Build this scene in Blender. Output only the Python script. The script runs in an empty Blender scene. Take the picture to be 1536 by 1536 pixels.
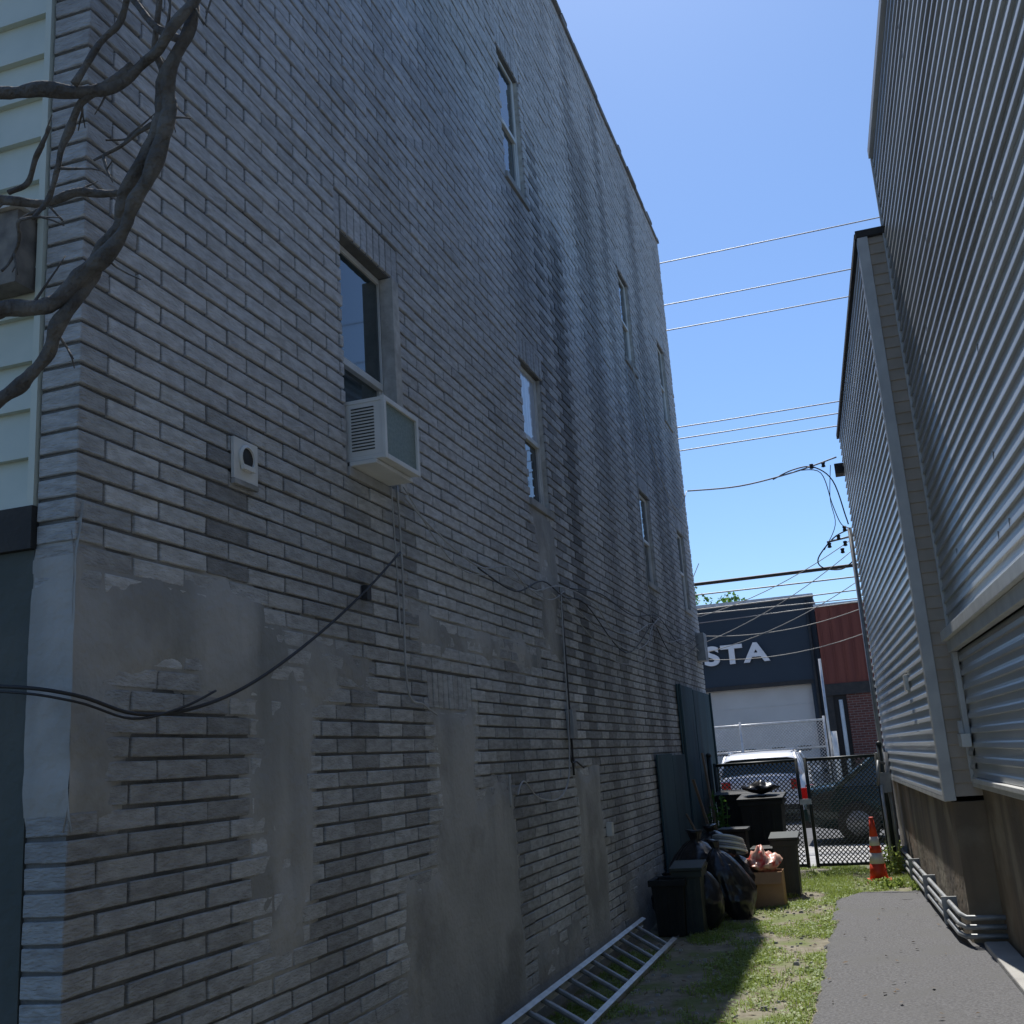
import bpy, math, random
from mathutils import Vector, Matrix, noise
random.seed(7)
R=random.random
def U(a,b): return a+(b-a)*R()
scene=bpy.context.scene
COL=scene.collection

# ---------------------------------------------------------------- materials
def mat(name,c1,c2=None,scale=8,rough=.8,metal=0,bump=0,bscale=60,attr=None,spec=.5,stretch=(1,1,1),detail=3,c3=None,s3=1.2,c4=None):
    m=bpy.data.materials.new(name); m.use_nodes=True
    nt=m.node_tree; N=nt.nodes; L=nt.links
    p=N['Principled BSDF']; p.inputs['Roughness'].default_value=rough
    p.inputs['Metallic'].default_value=metal
    p.inputs['Specular IOR Level'].default_value=spec
    tc=N.new('ShaderNodeTexCoord'); mp=N.new('ShaderNodeMapping'); mp.inputs['Scale'].default_value=stretch
    L.new(tc.outputs['Object'],mp.inputs['Vector'])
    if c2 is None: c2=tuple(x*.8 for x in c1)
    nz=N.new('ShaderNodeTexNoise'); nz.inputs['Scale'].default_value=scale; nz.inputs['Detail'].default_value=detail
    L.new(mp.outputs[0],nz.inputs['Vector'])
    rp=N.new('ShaderNodeValToRGB'); rp.color_ramp.elements[0].position=.35; rp.color_ramp.elements[1].position=.65
    rp.color_ramp.elements[0].color=(*c1,1); rp.color_ramp.elements[1].color=(*c2,1)
    L.new(nz.outputs['Fac'],rp.inputs['Fac']); col=rp.outputs['Color']
    def over(c,s,lo,hi,col,st=None):
        n3=N.new('ShaderNodeTexNoise'); n3.inputs['Scale'].default_value=s; n3.inputs['Detail'].default_value=4
        if st:
            m2=N.new('ShaderNodeMapping'); m2.inputs['Scale'].default_value=st; m2.inputs['Location'].default_value=(3,7,1); L.new(tc.outputs['Object'],m2.inputs['Vector']); L.new(m2.outputs[0],n3.inputs['Vector'])
        else: L.new(mp.outputs[0],n3.inputs['Vector'])
        r3=N.new('ShaderNodeValToRGB'); r3.color_ramp.elements[0].position=lo; r3.color_ramp.elements[1].position=hi
        L.new(n3.outputs['Fac'],r3.inputs['Fac'])
        mx=N.new('ShaderNodeMixRGB'); L.new(r3.outputs['Color'],mx.inputs[0]); L.new(col,mx.inputs[1]); mx.inputs[2].default_value=(*c,1)
        return mx.outputs[0]
    if c3 is not None: col=over(c3,s3,.5,.62,col)
    if c4 is not None: col=over(c4,1,.5,.72,col,(2.5,2.5,.35))
    if attr:
        at=N.new('ShaderNodeAttribute'); at.attribute_name=attr
        mx=N.new('ShaderNodeMixRGB'); mx.blend_type='MULTIPLY'; mx.inputs[0].default_value=1
        L.new(col,mx.inputs[1]); L.new(at.outputs['Color'],mx.inputs[2]); col=mx.outputs[0]
    L.new(col,p.inputs['Base Color'])
    if bump:
        nb=N.new('ShaderNodeTexNoise'); nb.inputs['Scale'].default_value=bscale; nb.inputs['Detail'].default_value=2
        L.new(mp.outputs[0],nb.inputs['Vector'])
        b=N.new('ShaderNodeBump'); b.inputs['Strength'].default_value=bump; b.inputs['Distance'].default_value=.01
        L.new(nb.outputs['Fac'],b.inputs['Height']); L.new(b.outputs[0],p.inputs['Normal'])
    return m
M={}
M['brick']=mat('brick_face',(1.0,1.0,1.0),(.72,.71,.70),scale=14,rough=.85,bump=.9,bscale=45,attr='bc',stretch=(1,1,3.2))
M['mortar']=mat('mortar',(.15,.15,.145),(.21,.21,.2),scale=3,rough=.95,bump=.6,bscale=120,c4=(.09,.092,.09))  # dark colour carries the shade of recessed joints; streaks are stain
M['parge']=mat('cement_patch',(.36,.355,.335),(.45,.44,.415),scale=2.6,rough=.95,bump=.7,bscale=30,c3=(.29,.285,.265),s3=1.9,detail=6,c4=(.235,.24,.225))
M['stucco']=mat('dark_stucco',(.07,.085,.08),(.11,.12,.11),scale=2,rough=.95,bump=.8,bscale=25)
M['vinyl']=mat('vinyl_siding',(.62,.65,.56),(.52,.56,.48),scale=3,rough=.5,bump=.05)
M['board']=mat('dark_board',(.03,.03,.03),(.05,.045,.04),rough=.8,bump=.3)
M['frame']=mat('window_frame',(.7,.7,.66),(.55,.55,.52),scale=5,rough=.5)
M['jamb']=mat('jamb_wood',(.58,.56,.51),(.38,.36,.32),scale=12,rough=.8,bump=.4)
M['glass']=mat('window_glass',(.02,.035,.04),(.03,.05,.055),scale=1,rough=.04,spec=.9)
M['glass2']=mat('pale_glass',(.6,.65,.7),(.4,.45,.5),scale=5,rough=.08,spec=.8,stretch=(1,6,.4))  # pale colour with upright streaks, used on one upper sash
M['white']=mat('white_painted_metal',(.72,.72,.68),(.62,.62,.58),scale=9,rough=.4,bump=.05)
M['acwhite']=mat('ac_housing',(.76,.76,.72),(.64,.64,.60),scale=5,rough=.45)
M['coil']=mat('ac_coil',(.24,.30,.27),(.30,.36,.32),scale=60,rough=.6,metal=.3,bump=.8,bscale=300)
M['coping']=mat('coping',(.16,.16,.16),(.25,.24,.22),scale=4,rough=.9,bump=.5)
M['sid']=mat('metal_siding',(.64,.66,.66),(.54,.56,.56),scale=1.6,rough=.34,metal=.2,bump=.08,bscale=18,stretch=(1,.25,2),c3=(.45,.46,.46),s3=.9)
M['tan']=mat('tan_siding',(.50,.42,.33),(.42,.35,.27),scale=5,rough=.6)
M['trim']=mat('corner_trim',(.62,.62,.59),(.52,.52,.5),scale=5,rough=.5)
M['seam']=mat('siding_seam',(.3,.31,.31),(.26,.27,.27),rough=.6)
M['found']=mat('foundation_stucco',(.27,.205,.135),(.18,.14,.095),scale=1.6,rough=.95,bump=.8,bscale=14,c3=(.33,.28,.2),s3=1.5,c4=(.13,.105,.078))
M['dark']=mat('black_rubber_and_hollow',(.012,.012,.013),(.02,.02,.02),rough=.6)  # rubber parts, and the painted-in shade of a facade hollow
M['wire']=mat('black_cable',(.02,.02,.022),(.03,.03,.03),rough=.6)
M['wirew']=mat('white_cable',(.45,.45,.44),(.36,.36,.35),rough=.6)
M['conduit']=mat('grey_conduit',(.36,.37,.37),(.27,.28,.28),rough=.5,metal=.3,scale=10)
M['rust']=mat('rusty_metal',(.12,.11,.10),(.24,.22,.19),scale=14,rough=.8,bump=.3)
M['asphalt']=mat('asphalt',(.115,.114,.118),(.19,.19,.195),scale=55,rough=.95,bump=1,bscale=130,c3=(.15,.15,.15),s3=1.4)
M['road']=mat('street_asphalt',(.10,.10,.102),(.14,.14,.14),scale=3,rough=.9,bump=.5,bscale=60)
M['concrete']=mat('sidewalk_concrete',(.48,.47,.44),(.38,.37,.35),scale=3,rough=.9,bump=.4,bscale=50)
M['soil']=mat('soil',(.20,.18,.13),(.29,.265,.20),scale=9,rough=1,bump=1,bscale=40,c3=(.16,.19,.07),s3=2.2)
M['earth']=mat('earth',(.16,.15,.13),(.12,.115,.1),scale=.3,rough=1)
M['bark']=mat('bark',(.075,.073,.072),(.15,.147,.14),scale=22,rough=.95,bump=1.4,bscale=60)
M['alum']=mat('ladder_aluminium',(.72,.73,.72),(.58,.59,.58),scale=12,rough=.42,metal=.3)
M['rung']=mat('ladder_rung',(.42,.43,.43),(.3,.31,.31),scale=12,rough=.5,metal=.5)
M['bag']=mat('trash_bag_plastic',(.012,.012,.014),(.022,.022,.026),scale=6,rough=.28,bump=.5,bscale=22)
M['bin']=mat('black_bin_plastic',(.014,.016,.016),(.022,.025,.025),scale=6,rough=.6,spec=.3)
M['bin2']=mat('grey_bin_plastic',(.05,.062,.056),(.04,.048,.045),scale=6,rough=.6,spec=.3)
M['teal']=mat('teal_painted_plywood',(.03,.07,.085),(.045,.09,.105),scale=2.5,rough=.75,bump=.3,bscale=15,stretch=(1,3,.6),c3=(.028,.055,.065))
M['wood']=mat('weathered_wood',(.22,.16,.10),(.14,.10,.065),scale=20,rough=.85,bump=.4,stretch=(1,1,.1))
M['card']=mat('cardboard',(.45,.27,.15),(.36,.21,.115),scale=4,rough=.9)
M['redbag']=mat('red_print_plastic',(.62,.05,.035),(.75,.5,.38),scale=13,rough=.4,detail=1)
M['orange']=mat('cone_orange',(.80,.065,.02),(.65,.05,.018),scale=6,rough=.5)
M['refl']=mat('cone_reflective_band',(.75,.72,.7),(.65,.62,.6),scale=9,rough=.4)
M['navy']=mat('navy_facade',(.020,.034,.05),(.026,.042,.060),scale=.7,rough=.7)
M['garage']=mat('garage_door_paint',(.62,.60,.56),(.56,.54,.5),scale=1.2,rough=.5)
M['letter']=mat('sign_letter_white',(.82,.82,.82),(.76,.76,.76),rough=.4)
M['redmetal']=mat('red_cladding',(.20,.055,.035),(.155,.04,.028),scale=2,rough=.7,stretch=(4,1,.3))
M['galv']=mat('galvanised_steel',(.62,.63,.63),(.48,.49,.49),rough=.4,metal=.4)
M['gate']=mat('black_vinyl_coating',(.016,.024,.020),(.025,.034,.03),rough=.5)
M['carw']=mat('white_car_paint',(.80,.81,.82),(.79,.80,.81),scale=1,rough=.2)
M['card2']=mat('dark_green_car_paint',(.012,.03,.03),(.014,.035,.035),scale=1,rough=.12)
M['tail']=mat('tail_light_red',(.5,.01,.01),(.4,.01,.01),rough=.15)
M['chrome']=mat('chrome',(.7,.7,.7),(.6,.6,.6),rough=.15,metal=1)
M['pole']=mat('utility_pole_wood',(.13,.095,.065),(.09,.07,.05),scale=10,rough=.9,bump=.6,stretch=(1,1,.2))
M['roof']=mat('roofing',(.09,.09,.09),(.13,.13,.13),rough=.95)
def brickmat():
    m=bpy.data.materials.new('red_brick'); m.use_nodes=True; N=m.node_tree.nodes; L=m.node_tree.links
    tc=N.new('ShaderNodeTexCoord'); s=N.new('ShaderNodeSeparateXYZ'); c=N.new('ShaderNodeCombineXYZ')
    L.new(tc.outputs['Object'],s.inputs[0]); L.new(s.outputs[0],c.inputs[0]); L.new(s.outputs[2],c.inputs[1])
    b=N.new('ShaderNodeTexBrick'); b.inputs['Scale'].default_value=1; b.inputs['Brick Width'].default_value=.22; b.inputs['Row Height'].default_value=.075
    b.inputs['Mortar Size'].default_value=.008; b.inputs['Color1'].default_value=(.17,.06,.045,1); b.inputs['Color2'].default_value=(.11,.04,.032,1); b.inputs['Mortar'].default_value=(.2,.17,.15,1)
    L.new(c.outputs[0],b.inputs['Vector']); L.new(b.outputs[0],N['Principled BSDF'].inputs['Base Color']); N['Principled BSDF'].inputs['Roughness'].default_value=.9
    return m
M['redbrick']=brickmat()
def leafmat(name,c1,c2,scale=3):
    m=mat(name,c1,c2,scale=scale,rough=.55)
    N=m.node_tree.nodes; L=m.node_tree.links; p=N['Principled BSDF']; out=N['Material Output']
    t=N.new('ShaderNodeBsdfTranslucent'); t.inputs[0].default_value=(c2[0]*1.6,c2[1]*1.6,c2[2]*1.2,1)
    mx=N.new('ShaderNodeMixShader'); mx.inputs[0].default_value=.35
    L.new(p.outputs[0],mx.inputs[1]); L.new(t.outputs[0],mx.inputs[2]); L.new(mx.outputs[0],out.inputs[0])
    return m
M['grass']=leafmat('grass_blades',(.16,.25,.05),(.28,.35,.11),3)
M['leaf']=leafmat('leaves',(.05,.13,.025),(.09,.19,.04),4)

# ---------------------------------------------------------------- mesh builder
class MB:
    def __init__(s): s.v=[]; s.f=[]; s.m=[]; s.mats=[]; s.sm=[]
    def mi(s,k):
        if k not in s.mats: s.mats.append(k)
        return s.mats.index(k)
    def add(s,vs,fs,k,smooth=False):
        o=len(s.v); s.v+= [tuple(v) for v in vs]; i=s.mi(k)
        for f in fs: s.f.append(tuple(o+j for j in f)); s.m.append(i); s.sm.append(smooth)
    def hexa(s,c,k):
        s.add(c,[(3,2,1,0),(4,5,6,7),(0,1,5,4),(1,2,6,5),(2,3,7,6),(3,0,4,7)],k)
    def box(s,x0,x1,y0,y1,z0,z1,k):
        s.hexa([(x0,y0,z0),(x1,y0,z0),(x1,y1,z0),(x0,y1,z0),(x0,y0,z1),(x1,y0,z1),(x1,y1,z1),(x0,y1,z1)],k)
    def tube(s,pts,r,k,n=8,cap=True):
        pts=[Vector(p) for p in pts]; rs=r if isinstance(r,(list,tuple)) else [r]*len(pts)
        vs=[];fs=[]; ref=None
        for i,p in enumerate(pts):
            a=pts[max(0,i-1)]; b=pts[min(len(pts)-1,i+1)]; d=(b-a).normalized()
            if ref is None:
                ref=Vector((0,0,1)) if abs(d.z)<.9 else Vector((1,0,0))
            u=d.cross(ref).normalized(); w=u.cross(d).normalized(); ref=w
            for j in range(n):
                t=2*math.pi*j/n; vs.append(p+(u*math.cos(t)+w*math.sin(t))*rs[i])
        for i in range(len(pts)-1):
            for j in range(n):
                a=i*n+j; b=i*n+(j+1)%n; fs.append((a,b,b+n,a+n))
        if cap: fs.append(tuple(range(n))[::-1]); fs.append(tuple(range((len(pts)-1)*n,len(pts)*n)))
        s.add(vs,fs,k,True)
    def lathe(s,prof,c,k,n=20,fn=None,axis='z'):
        vs=[];fs=[]
        for i,(r,z) in enumerate(prof):
            for j in range(n):
                t=2*math.pi*j/n; p=Vector((r*math.cos(t),r*math.sin(t),z))
                if axis=='y': p=Vector((p.x,p.z,p.y))
                if axis=='x': p=Vector((p.z,p.x,p.y))
                if fn: p=fn(p,t,z)
                vs.append(p+Vector(c))
        for i in range(len(prof)-1):
            for j in range(n):
                a=i*n+j;b=i*n+(j+1)%n; fs.append((a,b,b+n,a+n))
        fs.append(tuple(range(n))[::-1]); fs.append(tuple(range((len(prof)-1)*n,len(prof)*n)))
        s.add(vs,fs,k,True)
    def obj(s,name,parent=None,bevel=0):
        me=bpy.data.meshes.new(name); me.from_pydata(s.v,[],s.f)
        for k in s.mats: me.materials.append(M[k])
        me.polygons.foreach_set('material_index',s.m); me.polygons.foreach_set('use_smooth',s.sm)
        me.update()
        o=bpy.data.objects.new(name,me); COL.objects.link(o)
        if parent: o.parent=parent
        if bevel:
            b=o.modifiers.new('b','BEVEL'); b.width=bevel; b.segments=2; b.limit_method='ANGLE'
        return o
def empty(name):
    e=bpy.data.objects.new(name,None); COL.objects.link(e); return e
def smooth(pts,n=6):
    P=[Vector(p) for p in pts]; out=[]
    for i in range(len(P)-1):
        p0=P[max(0,i-1)];p1=P[i];p2=P[i+1];p3=P[min(len(P)-1,i+2)]
        for j in range(n):
            t=j/n
            out.append(.5*((2*p1)+(p2-p0)*t+(2*p0-5*p1+4*p2-p3)*t*t+(3*p1-p0-3*p2+p3)*t**3))
    out.append(P[-1]); return out

# ================================================================ LEFT BRICK BUILDING
WX=-2.25; Y0=2.65; Y1=16.1; ZT=9.75
bh=empty('brick_building')
wins=[(4.54,5.2,3.08,4.35),(7.66,8.22,3.6,4.75),(12.25,12.9,3.6,4.72),(14.9,15.5,3.6,4.72),
      (7.66,8.22,6.4,7.62),(12.25,12.9,6.4,7.62),(14.9,15.5,6.4,7.62)]
CH=.0735; BL=.285; J=.0125
stains=[(3.5,.12,1.4,3.0,.5),(9.05,.26,1.4,6.6,.66),(8.45,.12,1.5,7.2,.6),(12.5,.4,.3,3.6,.55),(12.6,.4,4.8,6.4,.5),(7.9,.32,4.8,6.4,.4),(7.6,.14,.8,3.6,.4),
        (15.2,.4,.3,3.6,.55),(15.2,.35,4.8,6.4,.45),(10.6,.28,.8,8.5,.45),(4.62,.14,1.0,3.0,.45),(5.2,.17,.9,3.0,.45),(13.6,.3,1,9.3,.45),(6.9,.25,0,2.4,.4),
        (11.6,.2,1,9.5,.45),(9.8,.2,0,2.6,.45),(3.1,.2,0,1.9,.3),(14.2,.25,.5,7,.5),(10.2,.14,3,9.6,.35),(4.3,.3,0,1.3,.25)]
def stain(y,z):
    f=1; yy=y+.12*noise.noise(Vector((y,z*.7,14)))
    for yc,w,a,b,amt in stains:
        g=math.exp(-((yy-yc)/w)**2); e=min(1,max(0,(z-a)/1.0+.4))*min(1,max(0,(b-z)/.3+.5)); f*=1-amt*g*e
    n=noise.noise(Vector((y*2.4,z*.22,3))); f*=1+.20*n
    n=noise.noise(Vector((y*.7,z*.6,9))); f*=1+.16*n
    if z<3.4:
        k=min(1,(3.4-z)/1.2)
        n=noise.fractal(Vector((y*1.2,z*1.0,19)),1,2,2); f*=1+k*(.22*n-.13)
    return max(.24,f)
bv=[];bf=[];bc=[]
def brick(y0,y1,z0,z1,x0,x1,tone=1):
    j=lambda: U(-.0018,.0018)
    o=len(bv); xf=x1+U(-.004,.003)
    for (x,y,z) in [(x0,y0,z0),(xf,y0,z0),(xf,y1,z0),(x0,y1,z0),(x0,y0,z1),(xf,y0,z1),(xf,y1,z1),(x0,y1,z1)]:
        bv.append((x+(j() if x==xf else 0),y+j(),z+j()))
    for f in [(3,2,1,0),(4,5,6,7),(0,1,5,4),(1,2,6,5),(2,3,7,6),(3,0,4,7)]: bf.append(tuple(o+i for i in f))
    ym=(y0+y1)/2; zm=(z0+z1)/2
    t=.60*tone*stain(ym,zm)*U(.93,1.06)
    if R()<.04: t*=U(.8,.9)
    w=noise.fractal(Vector((ym*.9,zm*1.1,20)),1,2,3)
    if zm<2.2 and w>.15: t*=1+min(.3,(w-.15)*1.2)
    r=U(-.01,.012); t=min(t,.72); g=1+(.01 if zm<3 else 0); c=(t*(.985+r),t*(.985)*g,t*(.975-r),1)
    bc.extend([c]*8)
row=0; z=0.02
soldiers=[(a-.06,b+.06,d,d+.21) for a,b,c,d in wins]+[(5.42,6.1,1.93,2.14)]
while z<ZT-.02:
    zm=z+CH/2
    block=[(a,b) for a,b,c,d in wins if c-.05<zm<d]+[(a,b) for a,b,c,d in soldiers if c<zm<d-.0]
    y=Y0; first=True; ln=BL if row%2 else .14
    while y<Y1:
        ye=min(Y1,y+ln-J)
        segs=[(y,ye)]
        for a,b in block:
            ns=[]
            for p,q in segs:
                if q<=a or p>=b: ns.append((p,q))
                else:
                    if a-p>.03: ns.append((p,a-.004))
                    if q-b>.03: ns.append((b+.004,q))
            segs=ns
        for p,q in segs:
            brick(p,q,z,z+CH-J,WX-(.15 if first else .06),WX,.84 if first else 1)  # shade put into corner brick colour, since the return face catches open sky
        y+=ln; ln=BL; first=False
    z+=CH; row+=1
for a,b,c,d in soldiers:
    n=max(3,int((b-a)/.0735)); w=(b-a)/n
    for i in range(n): brick(a+i*w,a+(i+1)*w-J,c+.01,d-.008,WX-.06,WX,.96)
me=bpy.data.meshes.new('brick_courses'); me.from_pydata(bv,[],bf); me.materials.append(M['brick'])
at=me.color_attributes.new('bc','FLOAT_COLOR','POINT'); at.data.foreach_set('color',[x for c in bc for x in c])
o=bpy.data.objects.new('brick_courses',me); COL.objects.link(o); o.parent=bh
bm_=o.modifiers.new('b','BEVEL'); bm_.width=.003; bm_.segments=1
m=MB(); mx=WX-.013
ys=sorted({Y0+.012,Y1}|{v for w in wins for v in w[:2]}); zs=sorted({0,ZT}|{v for w in wins for v in w[2:]})
for i in range(len(ys)-1):
    for k in range(len(zs)-1):
        yc=(ys[i]+ys[i+1])/2; zc=(zs[k]+zs[k+1])/2
        if any(a<yc<b and c<zc<d for a,b,c,d in wins): continue
        m.add([(mx,ys[i],zs[k]),(mx,ys[i+1],zs[k]),(mx,ys[i+1],zs[k+1]),(mx,ys[i],zs[k+1])],[(0,1,2,3)],'mortar')
for a,b,c,d in wins:
    xi=mx-.16
    m.add([(mx,a,c),(xi,a,c),(xi,a,d),(mx,a,d)],[(0,1,2,3)],'mortar')
    m.add([(mx,b,c),(xi,b,c),(xi,b,d),(mx,b,d)],[(3,2,1,0)],'jamb')
    m.add([(mx,a,d),(xi,a,d),(xi,b,d),(mx,b,d)],[(0,1,2,3)],'mortar')
    m.add([(mx,a,c),(xi,a,c),(xi,b,c),(mx,b,c)],[(3,2,1,0)],'parge')
m.box(-11,WX-.17-.013,Y1-.05,Y1,0,ZT,'redbrick'); m.box(-11,-10.9,Y0+.06,Y1-.06,0,ZT,'mortar')
m.add([(mx,Y1,0),(WX-.19,Y1,0),(WX-.19,Y1,ZT),(mx,Y1,ZT)],[(0,1,2,3)],'mortar')
m.add([(-11,Y0+.06,ZT-.4),(WX-.02,Y0+.06,ZT-.4),(WX-.02,Y1-.06,ZT-.4),(-11,Y1-.06,ZT-.4)],[(0,1,2,3)],'roof')
m.add([(WX-.013,Y0+.012,0),(WX-.16,Y0+.012,0),(WX-.16,Y0+.012,ZT),(WX-.013,Y0+.012,ZT)],[(0,1,2,3)],'mortar')
m.obj('backing_walls',bh)
m=MB(); y=Y0-.03
while y<Y1:
    l=U(.55,.62); e=min(Y1+.04,y+l); zz=ZT+U(-.006,.012); m.box(WX-.3,WX+.03+U(-.012,.012),y,e-.012,zz,zz+.06+U(-.015,.015),'coping'); y+=l
for yy in (4.9,7.4,8.8,10.3,13.2,15.2): m.box(WX-.2,WX+.02,yy,yy+U(.15,.4),ZT+.088,ZT+.088+U(.03,.07),'coping')
m.box(-11,WX-.32,Y0-.02,Y0+.25,ZT,ZT+.08,'coping'); m.box(-11,WX-.32,Y1-.25,Y1+.02,ZT,ZT+.08,'coping')
m.box(-3.3,-2.6,6.4,7.1,ZT-.4,ZT+.9,'mortar')
m.obj('coping',bh,bevel=.006)
for i,(a,b,c,d) in enumerate(wins):
    m=MB(); x=WX-(.045 if i else .07); f=.035
    m.box(x-.05,x,a+.003,a+f,c+.003,d-.003,'frame'); m.box(x-.05,x,b-f-.02,b-.003,c+.003,d-.003,'frame')
    m.box(x-.05,x,a+f,b-f-.02,d-f,d-.003,'frame'); m.box(x-.05,x,a+f,b-f-.02,c+.003,c+f,'frame')
    zm=c+(d-c)*.48
    m.box(x-.045,x+.004,a+f,b-f-.02,zm-.02,zm+.02,'frame')
    m.box(x-.04,x-.008,a+f,a+f+.025,c+f,zm-.02,'frame'); m.box(x-.04,x-.008,b-f-.045,b-f-.02,c+f,zm-.02,'frame')
    m.box(x-.02,x-.012,a+f,b-f-.02,zm+.02,d-f,'glass2' if i==1 else 'glass'); m.box(x-.035,x-.025,a+f+.025,b-f-.045,c+f,zm-.02,'glass')
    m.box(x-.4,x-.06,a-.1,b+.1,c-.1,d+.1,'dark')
    if i: m.box(WX-.11,WX+.02,a-.04,b+.04,c-.06,c-.003,'parge')
    else:
        m.box(WX-.11,WX+.012,a-.0,b+.0,c-.05,c-.003,'parge')
        m.box(x+.002,WX+.012,b-.05,b+.035,c+.004,d-.004,'jamb')
    m.obj('window_%d'%(i+1),bh,bevel=.003)
rects=[(5.48,6.12,-.2,1.92,1),(5.9,6.78,-.2,1.42,1),(5.0,6.8,-.2,1.05,1),(8.4,9.12,-.2,1.5,1),(7.75,8.25,2.45,3.52,.4),
       (3.68,4.1,.9,2.2,.30),(2.6,3.75,1.98,2.3,.8),(2.6,2.85,1.55,2.3,.5),(3.6,4.7,1.95,2.15,.4),(4.3,5.1,-.2,.55,.6),(2.6,12,-.3,.14,.6),(9.8,11.6,-.2,.5,.5),(2.9,3.3,-.2,.5,.25),(7.1,8.2,-.2,.45,.4),(12,16,-.3,.2,.5),(5.3,7.6,2.28,2.4,.25)]
def hmask(y,z):
    best=-1
    for a,b,c,d,s in rects:
        q=min(y-a,b-y,z-c,d-z)
        if q>0: q=min(q,.12)*s
        best=max(best,q)
    n=noise.fractal(Vector((y*3,z*3,5)),1,2.2,5); n2=noise.noise(Vector((y*14,z*14,1)))
    h=best*.14+n*.013+n2*.0015-.001
    return max(-.03,min(.007+n*.004+n2*.0008,h))
m=MB(); st=.022; ny=int((13)/st); nz=int(3.7/st)
vs=[];idx={}
hh=[[hmask(Y0+.002+i*st,k*st) for k in range(nz+1)] for i in range(ny+1)]
fs=[]
def vid(i,k):
    if (i,k) not in idx:
        idx[(i,k)]=len(vs); vs.append((WX+hh[i][k],Y0-.004+i*st,k*st+.004))
    return idx[(i,k)]
for i in range(ny):
    for k in range(nz):
        if max(hh[i][k],hh[i+1][k],hh[i][k+1],hh[i+1][k+1])>-.012:
            yy=Y0+i*st; zz=k*st
            if any(a-.06<yy<b+.04 and c-.1<zz<d for a,b,c,d in wins): continue
            fs.append((vid(i,k),vid(i+1,k),vid(i+1,k+1),vid(i,k+1)))
m.add(vs,fs,'parge',True)
vs=[];fs=[]; nx_=8; nz_=int(1.0/.02)
for i in range(nx_+1):
    for k in range(nz_+1):
        x=WX+.008-.165*i/nx_; z=1.5+.02*k
        h=hmask(Y0+.03+.02*i/nx_,z); vs.append((x,Y0-h-.001,z))
for i in range(nx_):
    for k in range(nz_):
        a=i*(nz_+1)+k; fs.append((a,a+1,a+nz_+2,a+nz_+1))
m.add(vs,fs,'parge',True)
m.obj('cement_patches',bh)
def lap_wall(mb,pA,pB,nrm,z0,z1,pitch,dep,k,prof=((1,0),(.9,.12),(.4,.62),(0,1))):
    A=Vector((pA[0],pA[1],0));B=Vector((pB[0],pB[1],0));n=Vector((nrm[0],nrm[1],0)).normalized()
    L=[]; zz=z0
    while zz<z1-.001:
        for o_,t in prof:
            L.append((o_*dep,min(z1,zz+t*pitch)))
        zz+=pitch
    vs=[];fs=[]
    for o_,q in L:
        vs.append(A+n*o_+Vector((0,0,q))); vs.append(B+n*o_+Vector((0,0,q)))
    for i in range(len(L)-1): fs.append((2*i,2*i+1,2*i+3,2*i+2))
    mb.add(vs,fs,k)
m=MB()
lap_wall(m,(-11,Y0+.02),(-2.43,Y0+.02),(0,-1),2.5,ZT,.165,.024,'vinyl')
m.box(-2.43,-2.405,Y0-.012,Y0+.02,2.5,ZT,'vinyl')
m.box(-11,-2.402,Y0-.02,Y0+.03,2.36,2.498,'board')
m.box(-11,-2.404,Y0+.0,Y0+.04,0,2.358,'stucco')
m.box(-3.0,-2.44,Y0-.09,Y0-.0,3.24,3.5,'rust'); m.box(-3.02,-2.42,Y0-.11,Y0-.0,3.503,3.53,'jamb')
m.box(-4.6,-3.6,Y0-.035,Y0+.0,3.6,5.0,'frame'); m.box(-4.5,-3.7,Y0-.04,Y0-.036,3.68,4.92,'glass')
m.obj('rear_wall',bh)
m=MB(); y,z=3.6,2.86
m.box(WX+.002,WX+.016,y-.088,y+.088,z-.085,z+.085,'white')
m.box(WX+.002,WX+.02,y-.088,y+.088,z-.108,z-.087,'parge')
m.lathe([(.055,0),(.056,.008),(.045,.014),(.045,.004),(.0,.003)],(WX+.016,y,z+.01),'white',axis='x')
m.lathe([(.043,0),(.043,.002),(.0,.002)],(WX+.020,y,z+.01),'dark',axis='x')
m.box(WX+.020,WX+.034,y-.044,y+.044,z-.042,z-.022,'white')
m.obj('dryer_vent',bh,bevel=.004)
m=MB()
def wc(pts,r,k,off=.035): m.tube(smooth([(WX+off+(p[2] if len(p)>2 else 0),p[0],p[1]) for p in pts]),r,k,6)
m.tube(smooth([(-3.2,2.5,2.0),(-2.42,2.5,1.93),(-2.2,2.6,1.89),(-2.19,2.88,1.84),(-2.19,3.2,1.87),(-2.19,3.58,1.98),(-2.2,4.11,2.21),(-2.2,4.6,2.47),(-2.2,5.01,2.72)]),.0065,'wire',6)
m.tube(smooth([(-3.2,2.5,1.98),(-2.42,2.49,1.915),(-2.19,2.59,1.87),(-2.19,2.86,1.825),(-2.18,3.1,1.865),(-2.18,3.3,1.93)]),.0045,'wire',6)
m.box(WX,WX+.03,4.64,4.69,2.43,2.5,'wire')
wc([(5.13,3.05),(5.5,2.95),(6.25,2.84),(6.9,2.93),(7.4,2.84),(8.23,2.98),(9.3,2.97),(10,2.8),(11,2.86),(12.1,3.08),(13,2.95),(14.45,3.1),(16,3.0)],.0055,'wirew')
wc([(5.13,3.1),(5.9,2.78),(6.9,2.86),(7.8,2.82),(8.3,2.95)],.004,'wirew')
wc([(6.25,2.83),(7,2.78),(7.7,2.95),(8.3,2.9),(9,2.93),(10.5,2.62),(12,3.05),(12.2,3.1),(13.5,2.78),(15.9,3.2)],.0055,'wire')
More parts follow.
